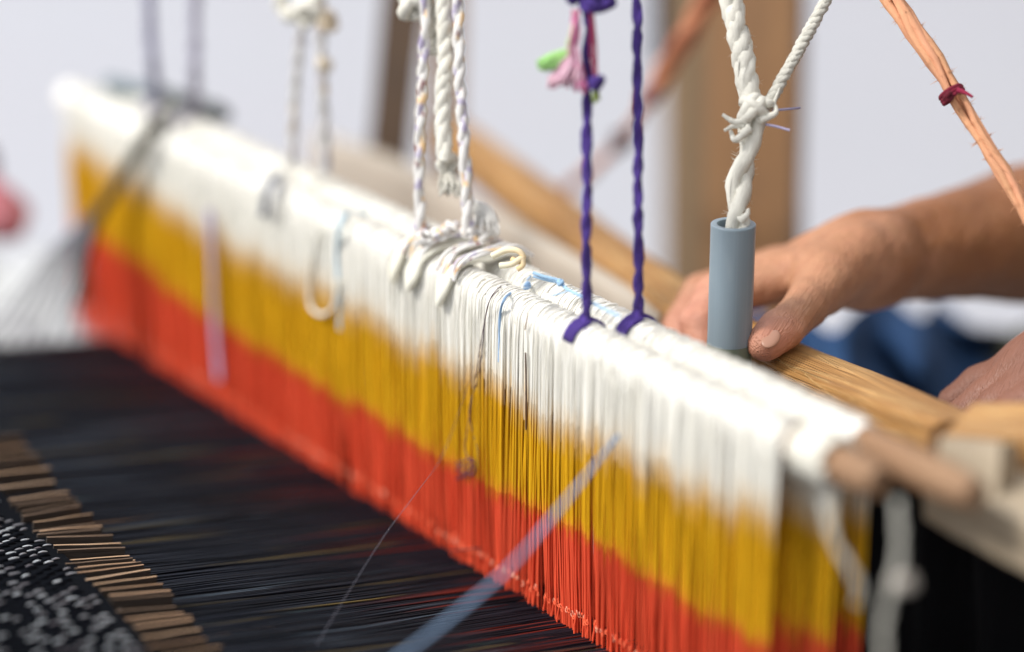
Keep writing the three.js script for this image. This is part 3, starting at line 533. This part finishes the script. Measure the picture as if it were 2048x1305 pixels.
// ---------------------------------------------------------------- cords hanging from above
const PUR = [0.085, 0.045, 0.27], purc = (t, s, l, a) => { const k = 0.85 + 0.5 * ns(l * 160, s * 2, a * 0.5) + 0.15 * ns(l * 30, s); return PUR.map(c => c * Math.max(0.35, k)); };
function purpleCord(label, px, topx, foot, z0, z1, onShaft, light = 1, r = 0.0022) {
  const o = thing('purple_cord', label, 'cord'), f = hit(px, foot, V(0, HY + 0.0035, 0), V(0, 1, 0)), m = cordMat;
  const col = (t, s, l, a) => light === 1 ? purc(t, s, l, a) : light;
  part('cord', plied([f, at(lerp(px, topx, 0.35), foot * 0.65, lerp(z0, z1, 0.35)), at(lerp(px, topx, 0.7), foot * 0.3, lerp(z0, z1, 0.7)), at(topx, -160, z1)], r, 2, 0.027, { col, sr: r * 0.74, fuzz: 130, wob: 0.25 }), m, o).name = 'cord_length';
  // tied round the shaft: two legs that spread along the rod and a ring
  const ring = [];
  for (const k of [-1, 1]) ring.push(sweep(curve([f.clone().add(V(0, 0.004, 0)), f.clone().addScaledVector(D, k * 0.003).addScaledVector(Nn, 0.0025).add(V(0, -0.0012, 0)), f.clone().addScaledVector(D, k * 0.006).addScaledVector(Nn, 0.0045).add(V(0, -0.0035, 0)), f.clone().addScaledVector(D, k * 0.0085).addScaledVector(Nn, 0.006).add(V(0, -0.006, 0))], 14), t => r * (1.15 - 0.6 * t), 7, { col: (t, a) => col(t, 0, t * 0.02, a) }));
  const sF = f.clone().sub(A).dot(D), cN = f.clone().sub(A).dot(Nn) < -0.02 ? -0.031 : -0.009, turn = [];
  for (let i = 0; i <= 60; i++) { const a = Math.sin(i / 60 * 6.283 * 2.5) * 1.25; turn.push(hp(sF + 0.006 * (i / 60 - 0.5), cN + Math.sin(a) * 0.0108, -0.0055 + Math.cos(a) * 0.0108)); }
  ring.push(sweep(turn, r * 0.5, 6, { col: (t, a) => col(t, 0, t * 0.2, a) }));
  ring.push(knot(f.clone().add(V(0, 0.001, 0)), r * 1.15, r * 0.6, 3, t => col(t, 0, t * 0.1, 0)));
  part('tie', merge(ring), m, o); return o;
}
purpleCord('purple cord with a pink tassel tied to the front shaft', 1172, 1176, 648, 1.052, 1.052);
purpleCord('purple cord tied to the shaft, next to the tasselled one', 1277, 1275, 640, 1.062, 1.062);
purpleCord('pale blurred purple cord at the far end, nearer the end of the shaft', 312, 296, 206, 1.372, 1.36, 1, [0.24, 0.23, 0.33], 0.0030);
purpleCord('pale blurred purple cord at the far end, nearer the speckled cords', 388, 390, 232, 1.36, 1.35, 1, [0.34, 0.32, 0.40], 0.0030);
{
  const o = thing('tassel', 'pink and green tassel with purple knots hanging beside a purple cord', 'tassel'), m = cordMat, z = 1.045;
  part('purple_knot', merge([knot(at(1188, -2, z), 0.0062, 0.0027, 5, t => purc(t, 0, t, 0)), knot(at(1216, 6, z), 0.0032, 0.002, 3, t => purc(t, 1, t, 0)), knot(at(1150, -8, z), 0.003, 0.002, 3, t => purc(t, 1, t, 0))]), m, o);
  const str = (from, to, n, c, r, spread, sp0) => { const out = []; for (let i = 0; i < n; i++) { const a = at(from[0] + rr(-sp0, sp0), from[1], z + rr(-0.003, 0.003)), b = at(to[0] + rr(-spread, spread), to[1] + rr(-14, 10), z + rr(-0.006, 0.004)), mid = a.clone().lerp(b, 0.55).add(V(rr(-0.0015, 0.0015), rr(-0.001, 0.001), 0)); out.push(sweep(curve([a, mid, b], 10), r, 5, { col: () => c.map(x => x * rr(0.9, 1.08)) })); } return merge(out); };
  part('pink_strand', str([1150, 20], [1146, 100], 16, [0.85, 0.3, 0.5], 0.0007, 8, 9), m, o);
  part('pink_fringe', merge([str([1148, 92], [1128, 168], 80, [0.87, 0.55, 0.66], 0.0007, 34, 8), str([1150, 100], [1160, 180], 26, [0.82, 0.26, 0.48], 0.0006, 14, 6)]), m, o);
  part('green_fringe', merge([str([1140, 100], [1090, 132], 50, [0.45, 0.8, 0.28], 0.0007, 16, 10), str([1148, 20], [1136, 100], 8, [0.7, 0.8, 0.5], 0.0005, 6, 4)]), m, o, 'bright green threads in the tassel');
  part('lower_knot', merge([knot(at(1194, 166, z - 0.004), 0.003, 0.0018, 4, t => purc(t, 0, t, 0)), str([1194, 180], [1192, 202], 10, [0.32, 0.42, 0.08], 0.0006, 7, 4), str([1184, 20], [1192, 160], 5, [0.4, 0.05, 0.12], 0.0005, 4, 4)]), m, o);
}
const speck = sd => (t, s, l, a) => { const n1 = ns(l * 120, s * 5 + sd + a * 0.25, 1), n2 = ns(l * 130, s * 5 + sd, 7 + a * 0.3); if (n1 > 0.38) return [0.84, 0.58, 0.3]; if (n2 > 0.34) return [0.45, 0.4, 0.55]; if (n2 < -0.44) return [0.35, 0.16, 0.16]; const k = 0.95 + 0.08 * ns(l * 200, a); return [0.82 * k, 0.80 * k, 0.76 * k]; };
function speckled(label, path, r, sd, fade = 0, dim = 1) {
  const o = thing('speckled_cord', label, 'cord'); const f = speck(sd);
  part('cord_length', plied(path.map(p => at(...p)), r, 2, 0.026, { col: (t, s, l, a) => mixc(f(t, s, l, a), [0.8, 0.78, 0.74], fade).map(c => c * dim), sr: r * 0.78, fuzz: 60 }), cordMat, o); return o;
}
speckled('white cord flecked orange and purple, left of the thick knotted rope', [[842, 470, 1.165], [838, 330, 1.16], [845, 160, 1.155], [850, 0, 1.15], [856, -160, 1.15]], 0.0026, 3);
speckled('white cord flecked orange and purple, touching the thick knotted rope', [[936, 466, 1.155], [930, 320, 1.15], [920, 170, 1.148], [916, 0, 1.146], [914, -160, 1.146]], 0.0028, 11);
speckled('faint blurred pale cord, left of the far pair over the white threads', [[582, 335, 1.275], [592, 150, 1.27], [604, 40, 1.265], [612, -160, 1.26]], 0.0024, 17, 0.5, 0.74);
speckled('faint blurred tan knotted cord, right of the far pair', [[652, 345, 1.268], [645, 170, 1.262], [640, 60, 1.26], [622, -160, 1.255]], 0.0026, 23, 0.2, 0.7);
{
  const o = thing('thick_rope', 'thick white twisted rope with knots and a frayed end', 'rope'), m = cordMat;
  part('rope_length', plied([at(890, 322, 1.155), at(885, 220, 1.155), at(891, 100, 1.152), at(886, 0, 1.15), at(880, -160, 1.15)], 0.0037, 3, 0.024, { col: crm, sr: 0.0028, fuzz: 70 }), m, o);
  part('rope_end', (() => { const out = [knot(at(895, 325, 1.163), 0.005, 0.0026, 5, t => crm(t, 0, t, 0))]; for (let i = 0; i < 60; i++) { const a = at(897 + rr(-10, 12), 335, 1.163 + rr(-0.003, 0.003)), b = at(903 + rr(-26, 22), 385 + rr(-14, 10), 1.16 + rr(-0.006, 0.006)); out.push(sweep(curve([a, a.clone().lerp(b, 0.5).add(V(rr(-0.002, 0.002), 0, 0)), b], 8), 0.0006, 4, { col: t => crm(t, 0, t, 0) })); } return merge(out); })(), m, o, 'frayed fluffy end of the rope');
  part('rope_knot', merge([knot(at(822, 12, 1.155), 0.0062, 0.003, 6, t => crm(t, 0, t, 0), V(1.1, 1.2, 1)), knot(at(868, 72, 1.16), 0.0042, 0.003, 3, t => crm(t, 1, t, 0)), plied([at(828, -30, 1.157), at(860, 20, 1.158), at(872, 70, 1.16), at(862, 98, 1.16), at(880, 96, 1.158)], 0.0038, 2, 0.016, { col: crm, sr: 0.0026 })]), m, o);
}
{ // far pair: knot where the two pale cords meet
  const o = thing('far_knot', 'blurred cream knot joining the far pair of cords near the top edge', 'knot');
  part('knot_body', merge([knot(at(622, 20, 1.262), 0.0085, 0.0035, 6, t => crm(t, 0, t, 0), V(1, 1.1, 1)), knot(at(655, 42, 1.26), 0.0045, 0.003, 4, () => [0.6, 0.5, 0.36]), knot(at(648, 128, 1.26), 0.0036, 0.0025, 3, () => [0.62, 0.54, 0.42]), plied([at(560, -20, 1.265), at(570, 30, 1.265), at(590, 30, 1.264)], 0.0038, 2, 0.016, { col: crm })]), vcol(), o);
}
// peach ropes
const PCH = [0.80, 0.40, 0.22], peach = (t, s, l, a) => { const k = 0.95 + 0.14 * ns(l * 120, s * 3, a * 0.4) + 0.08 * ns(l * 300, s, a); return [PCH[0] * k, PCH[1] * k * (1 + 0.1 * ns(l * 60, s)), PCH[2] * k]; };
{
  const o = thing('peach_cord', 'peach cord with a dark red tie slanting above the forearm', 'cord'), m = cordMat;
  part('cord_length', plied([at(1700, -150, 1.12), at(1790, 8, 1.11), at(1852, 95, 1.105), at(1912, 190, 1.10), at(1985, 310, 1.095), at(2065, 445, 1.09), at(2160, 600, 1.085)], 0.0042, 7, 0.4, { col: peach, sr: 0.0019, wob: 0.14, fuzz: 260, taper: t => t < 0.36 ? 1.12 : t < 0.4 ? lerp(1.12, 0.86, (t - 0.36) / 0.04) : 0.86 }), m, o);
  const c = at(1905, 189, 1.10), ax = at(1985, 310, 1.095).sub(at(1852, 95, 1.105)).normalize(), e1 = ax.clone().cross(V(0, 0, 1)).normalize(), e2 = ax.clone().cross(e1), rg = [];
  for (let k = 0; k < 3; k++) { const p = []; for (let i = 0; i <= 22; i++) { const a = i / 22 * 6.6; p.push(c.clone().addScaledVector(ax, 0.0012 * (k - 1) + 0.0006 * Math.sin(a + k)).addScaledVector(e1, Math.cos(a) * 0.0054).addScaledVector(e2, Math.sin(a) * 0.0054)); } rg.push(sweep(p, 0.001, 6, { col: () => [0.2, 0.012, 0.035] })); }
  rg.push(knot(at(1897, 194, 1.092), 0.0022, 0.0013, 3, () => [0.12, 0.008, 0.02])); rg.push(sweep(curve([at(1915, 180, 1.094), at(1932, 186, 1.092), at(1946, 194, 1.09)], 10), t => 0.0011 * (1.2 - t * 0.6), 6, { col: () => [0.3, 0.02, 0.06] }));
  part('red_tie', merge(rg), m, o, 'dark red thread tied round the cord');
  const o2 = thing('peach_cord', 'blurred peach cord with a dark tie slanting behind the purple cords', 'cord');
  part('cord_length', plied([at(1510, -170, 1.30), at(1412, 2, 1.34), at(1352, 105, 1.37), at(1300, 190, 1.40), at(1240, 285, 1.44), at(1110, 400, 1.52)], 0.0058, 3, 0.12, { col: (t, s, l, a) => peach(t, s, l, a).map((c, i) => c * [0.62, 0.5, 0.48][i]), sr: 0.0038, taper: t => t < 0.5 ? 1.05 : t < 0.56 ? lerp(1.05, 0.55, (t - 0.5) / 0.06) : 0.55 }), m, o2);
  part('dark_tie', knot(at(1243, 283, 1.43), 0.0065, 0.003, 5, () => [0.08, 0.03, 0.025]), m, o2, 'dark brown thread tied round the cord');
  part('pink_tie', knot(at(1302, 190, 1.39), 0.0052, 0.003, 5, () => [0.3, 0.14, 0.14]), m, o2);
}

// ---------------------------------------------------------------- bindings and small threads on the shafts
const onTop = (px, py, dz = 0) => { const p = ridgeP(px, py); return EYE.clone().lerp(p, 1 + dz); };
{ // cream strips wound over both shafts under the speckled cords
  const o = thing('cream_binding', 'cream cloth strips and flecked yarn wound over both shafts', 'binding'), m = vcol();
  const wrapAt = (px, w, c, r, sl, lift = 0.0014) => { // a strip over the two rods, front skirt to back
    const p0 = ridgeP(px, 195 + (px - 145) * 0.4785), s0 = p0.clone().sub(A).dot(D), prof = [[0.0035, -0.015], [0.003, -0.009], [0.0016, -0.004], [-0.002, 0.003], [-0.009, 0.0062], [-0.019, 0.0056], [-0.031, 0.0062], [-0.039, 0.003], [-0.0415, -0.006]];
    const pts = curve(prof.map(([n, y], k) => hp(s0 + sl * (k / 8) + 0.0006 * ns(k, px), n + (k < 4 ? lift : k > 6 ? -lift : 0), y + lift)), 24);
    return sweep(pts, r, 10, { up: D, col: (t, a) => c.map(x => x * (0.95 + 0.08 * ns(t * 20, a, px))), section: (a, t) => [w * Math.cos(a) * (1 + 0.3 * ns(t * 5, px)) * Math.sqrt(Math.min(1, 0.08 + t * 7)), 0.0013 * Math.sin(a) + 0.0006 * Math.cos(a * 3)] });
  };
  part('cloth_strip', merge([wrapAt(800, 0.005, [0.8, 0.77, 0.64], 0, 0.006), wrapAt(832, 0.0055, [0.84, 0.82, 0.7], 0, 0.01, 0.0014), wrapAt(893, 0.0055, [0.84, 0.82, 0.7], 0, 0.006, 0.0012)]), m, o);
  const yarn = [], f = speck(31);
  for (let k = 0; k < 13; k++) {
    const px = k < 6 ? rr(805, 850) : rr(872, 918), s0 = ridgeP(px, 195 + (px - 145) * 0.4785).sub(A).dot(D), L0 = rr(0.002, 0.004), sl = rr(-0.012, 0.012);
    const prof = [[0.002, -0.002], [-0.002, 0.005], [-0.010, 0.0085], [-0.02, 0.0085], [-0.031, 0.0085], [-0.04, 0.002]].slice(0, k % 3 ? 6 : 4);
    yarn.push(sweep(curve(prof.map(([n, y], q) => hp(s0 + sl * (q / 5) + rr(-0.001, 0.001), n, y + L0 + rr(-0.0006, 0.0012))), 22), 0.001, 6, { col: (t, a) => f(t, k, t * 0.05, a) }));
  }
  for (const [x, y, z] of [[845, 458, 1.168], [850, 475, 1.16], [905, 455, 1.165], [938, 462, 1.16], [880, 468, 1.16], [955, 470, 1.158]]) yarn.push(knot(at(x, y, z), 0.0042, 0.0014, 6, t => f(t, 1, t * 0.2, 0), V(1.2, 0.8, 1)));
  part('flecked_yarn', merge(yarn), m, o);
  // gauzy tail at the right of the binding
  const gz = []; for (let i = 0; i < 90; i++) { const a = at(938 + rr(-8, 8), 408 + rr(-8, 8), 1.16), b = at(lerp(935, 1002, rnd()), lerp(440, 478, rnd()), 1.165 + rr(-0.012, 0.008)); gz.push(sweep(curve([a, a.clone().lerp(b, 0.5).add(V(0.003, 0.002, 0)), b], 8), 0.0004, 4, { col: () => [0.8, 0.79, 0.75] })); }
  part('frayed_tail', merge(gz), m, o, 'white frayed tuft at the side of the binding');
  const loops = [[[985, 512, 1.128], [1015, 500, 1.124], [1038, 503, 1.122], [1047, 515, 1.122], [1036, 524, 1.122], [1024, 518, 1.124]], [[1000, 532, 1.122], [1025, 528, 1.12], [1043, 518, 1.12], [1046, 530, 1.12], [1034, 540, 1.12]]];
  part('cord_loop', merge(loops.map(l => sweep(curve(l.map(p => at(...p)), 30), t => 0.0016 * (1 - 0.2 * t), 8, { col: t => mixc([0.78, 0.74, 0.56], [0.76, 0.52, 0.24], t * 0.8) }))), m, o, 'tan looped end of the binding cord');
}
function yarn(name, label, pts, r, c, n = 60, cat = 'thread') { const o = thing(name, label, cat); const P = curve(pts, n); part('strand', sweep(P, (t, a) => r * (1 + 0.15 * ns(t * 40, a)), 6, { col: t => c.map(x => x * (0.92 + 0.2 * ns(t * 30, 3))) }), vcol(), o); return o; }
const front = (px, py, off = 0.0015) => hit(px, py, hp(0, off, 0), Nn);  // on the face of the front curtain
{
  const a = yarn('blue_thread', 'pale blue knotted thread lying over the front shaft beside dark fine threads', [onTop(1052, 562), onTop(1058, 576, -0.004), onTop(1030, 583, -0.006), front(1008, 600, 0.003), front(1000, 630), front(999, 680), front(998, 724)], 0.00065, [0.3, 0.46, 0.68]);
  part('thread_knot', knot(at(1054, 570, 1.085), 0.0016, 0.0006, 4, () => [0.34, 0.52, 0.74]), vcol(), a); part('thread_end', sweep(curve([onTop(1054, 560, -0.008), onTop(1062, 552, -0.012)], 6), 0.0005, 5, { col: () => [0.4, 0.56, 0.76] }), vcol(), a);
  const z = 1.10;
  const b = yarn('blue_thread', 'pale blue thread with a small knot standing up from the back shaft', [at(1066, 546, z), at(1090, 554, z - 0.002), at(1118, 562, z - 0.004), at(1128, 574, z - 0.006), at(1160, 592, z - 0.02), at(1200, 614, z - 0.035), at(1240, 634, z - 0.045)], 0.0008, [0.36, 0.56, 0.76]);
  part('thread_knot', knot(at(1121, 566, z - 0.006), 0.0017, 0.0007, 4, () => [0.36, 0.56, 0.76]), vcol(), b); part('thread_end', sweep(curve([at(1066, 553, z), at(1095, 561, z), at(1118, 566, z)], 8), 0.0006, 5, { col: () => [0.4, 0.6, 0.8] }), vcol(), b); part('thread_end', sweep(curve([at(1128, 570, z - 0.006), at(1135, 582, z - 0.01), at(1102, 592, z - 0.01)], 8), 0.0004, 5, { col: () => [0.4, 0.6, 0.8] }), vcol(), b);
  yarn('blue_thread', 'soft blue thread arching over the white threads left of the binding', [onTop(735, 428, -0.004), onTop(700, 425, -0.01), front(680, 450, 0.004), front(674, 500, 0.002), front(678, 590, 0.002), front(680, 660, 0.002)], 0.0011, [0.42, 0.6, 0.72]);
  yarn('white_loop', 'white thread hanging in a loop on the yellow threads', [front(640, 455, 0.004), front(618, 560, 0.004), front(622, 615, 0.005), front(645, 630, 0.005), front(668, 610, 0.005), front(675, 560, 0.004)], 0.0011, [0.8, 0.78, 0.7]);
  yarn('dark_thread', 'fine dark thread arching from the blue knot down the heddles', [onTop(1040, 582, -0.003), onTop(1015, 572, -0.006), front(985, 590, 0.004), front(972, 630, 0.0025), front(964, 700, 0.002), front(955, 760, 0.002), front(938, 820, 0.002), front(944, 860, 0.002), front(955, 900, 0.002), front(956, 935, 0.002)], 0.00022, [0.10, 0.06, 0.08], 90);
  yarn('dark_thread', 'second fine dark thread doubling the arching one', [onTop(1030, 577, -0.003), onTop(1008, 576, -0.006), front(980, 600, 0.004), front(968, 650, 0.0025), front(950, 760, 0.002), front(936, 850, 0.002), front(930, 900, 0.002), front(940, 925, 0.002)], 0.0002, [0.16, 0.1, 0.12], 90);
  const t = thing('thread_tangle', 'small dark tangle of thread caught on the red threads', 'thread tangle'), P = [];
  for (let i = 0; i < 26; i++) P.push(front(935 + 22 * Math.sin(i * 2.1 + 0.4) + rr(-5, 5), 938 + 17 * Math.cos(i * 1.37) - 7 * Math.sin(i * 2.1 + 0.4) + rr(-4, 4), 0.003 + rr(-0.001, 0.002)));
  part('strand', sweep(curve(P, 260), 0.00013, 5, { col: () => [0.14, 0.05, 0.09] }), vcol(), t);
  yarn('brown_wisp', 'short dark brown wisp stuck on the white threads', [front(1056, 628, 0.002), front(1050, 660, 0.002)], 0.0003, [0.3, 0.2, 0.12], 10);
  yarn('brown_wisp', 'dark brown thread between white and yellow, right of the tangle', [front(1051, 706, 0.002), front(1052, 760, 0.002), front(1052, 860, 0.0016)], 0.0004, [0.1, 0.05, 0.03], 20);
  yarn('lilac_yarn', 'pale lilac yarn slanting from the yellow threads down across the warp', [front(1236, 872, 0.012), at(1192, 928, 1.0), at(1100, 1042, 0.975), at(1010, 1145, 0.96), at(900, 1238, 0.95), at(790, 1322, 0.94), at(680, 1400, 0.935)], 0.00095, [0.24, 0.36, 0.54], 60, 'yarn');
  yarn('lavender_yarn', 'blurred lavender yarn hanging upright on the far striped threads', [front(418, 420, 0.004), front(424, 520, 0.006), front(428, 620, 0.006), front(438, 760, 0.008)], 0.0017, [0.5, 0.46, 0.68], 30, 'yarn');
  yarn('grey_thread', 'thin grey thread running from the yellow threads down to the warp', [front(940, 760, 0.004), front(890, 900, 0.006), at(830, 990, 1.10), at(770, 1070, 1.09), at(700, 1180, 1.08), at(650, 1262, 1.06), at(600, 1350, 1.05)], 0.00011, [0.16, 0.16, 0.2], 40);
  yarn('short_thread', 'short black thread caught across the bottom of the red threads', [front(900, 1103, 0.004), front(930, 1100, 0.004), front(960, 1096, 0.003)], 0.0003, [0.02, 0.02, 0.025], 12);
  yarn('olive_string', 'dark olive cord slanting down from the far end of the shaft', [onTop(330, 232, -0.01), front(300, 262, 0.006), front(265, 320, 0.01), front(225, 385, 0.014), front(190, 440, 0.02), front(168, 520, 0.026), front(160, 600, 0.03)], 0.0038, [0.055, 0.048, 0.028], 60, 'cord');
  const w = thing('grey_wrapping', 'dark blue grey cloth wound along the far top of the shafts', 'wrapping'), L = [];
  for (const [x, y] of [[215, 186], [300, 202], [380, 222], [450, 246]]) L.push(ridgeP(x, y + 4).add(V(0, 0.006, 0)));
  part('wrapping_roll', sweep(curve(L, 30), (t, a) => 0.005 * (1 + 0.3 * ns(t * 9, a)), 10, { col: t => mixc([0.14, 0.18, 0.2], [0.06, 0.07, 0.065], sst(0.2, 0.6, t)) }), vcol(), w);
  const s = thing('yarn_bundle', 'small dark blue and grey yarn bundle on the far white threads', 'yarn');
  part('bundle', merge([sweep(curve([onTop(560, 345, -0.006), front(535, 375, 0.005), front(525, 430, 0.004)], 20), 0.002, 7, { col: t => mixc([0.6, 0.6, 0.58], [0.15, 0.17, 0.24], t) }), sweep(curve([onTop(570, 355, -0.006), front(552, 390, 0.005), front(548, 440, 0.004)], 20), 0.0016, 7, { col: () => [0.5, 0.5, 0.5] })]), vcol(), s).name = 'yarn_strand';
}
{ const o = thing('thread_fan', 'loose grey threads fanning down from the far end over the white cloth', 'threads');
  for (let k = 0; k < 7; k++) { const x = -70 + k * 34, P = curve([at(178, 430 + k * 6, 1.40), at(lerp(170, x, 0.35), 525 + k * 4, 1.41), at(x, 715 - k * 6, 1.42)], 24); part('strand', sweep(P, 0.0011, 6), flat(0.2, 0.2, 0.22), o); }
}
{ // cords on the near rod ends
  const o = thing('dangling_string', 'pale blurred cord dangling from the rod end, beside the yellow threads', 'cord');
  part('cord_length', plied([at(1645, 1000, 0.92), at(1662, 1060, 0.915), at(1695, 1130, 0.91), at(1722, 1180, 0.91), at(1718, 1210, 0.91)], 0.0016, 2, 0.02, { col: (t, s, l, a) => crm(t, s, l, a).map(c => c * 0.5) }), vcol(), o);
  const p = thing('dangling_string', 'pale blurred cord with a knot dangling in front of the black', 'cord');
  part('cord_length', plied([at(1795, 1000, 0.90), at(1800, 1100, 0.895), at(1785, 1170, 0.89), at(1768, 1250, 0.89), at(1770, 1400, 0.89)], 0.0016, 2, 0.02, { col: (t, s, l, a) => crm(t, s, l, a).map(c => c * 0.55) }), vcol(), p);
  part('cord_knot', merge([knot(at(1808, 1165, 0.89), 0.0034, 0.0016, 5, () => [0.42, 0.38, 0.33], V(1.5, 0.8, 1))]), vcol(), p);
  const r = thing('cord_ring', 'cream cord wound round the rod just past the striped threads', 'binding'), g = [];
  for (let k = 0; k < 7; k++) { const P = [], s0 = LEN + 0.006 + k * 0.0028; for (let i = 0; i <= 24; i++) { const a = i / 24 * 6.3; P.push(hp(s0 + 0.0028 * i / 24, -0.009 + Math.cos(a) * 0.0098, -0.0055 + Math.sin(a) * 0.0098)); } g.push(sweep(P, 0.0016, 7, { col: (t, a) => crm(t, k, t, a) })); }
  part('cord_turns', merge(g), vcol(), r);
}
{ // white cloth beyond the far edge of the warp
  const o = thing('white_cloth', 'white folded cloth hanging beyond the far edge of the warp', 'cloth');
  const g = new THREE.PlaneGeometry(1, 1, 90, 60), p = g.attributes.position;
  for (let i = 0; i < p.count; i++) { const x = p.getX(i) + 0.5, y = p.getY(i) + 0.5, q = at(lerp(-420, 215, x), lerp(760, 520 - 50 * x, y), 1.56); const w = (x * 0.9 + y * 0.55); q.add(F.clone().multiplyScalar(0.02 * Math.sin(w * 30 + 3 * ns(x * 3, y * 2)) + 0.02 * ns(x * 5, y * 5) + 0.12 * y)); p.setXYZ(i, q.x, q.y, q.z); }
  g.computeVertexNormals(); part('cloth_fold', g, flat(0.62, 0.63, 0.63, { side: THREE.DoubleSide, roughness: 0.95 }), o);
}

camera.updateMatrixWorld();
renderer.render(scene, camera);
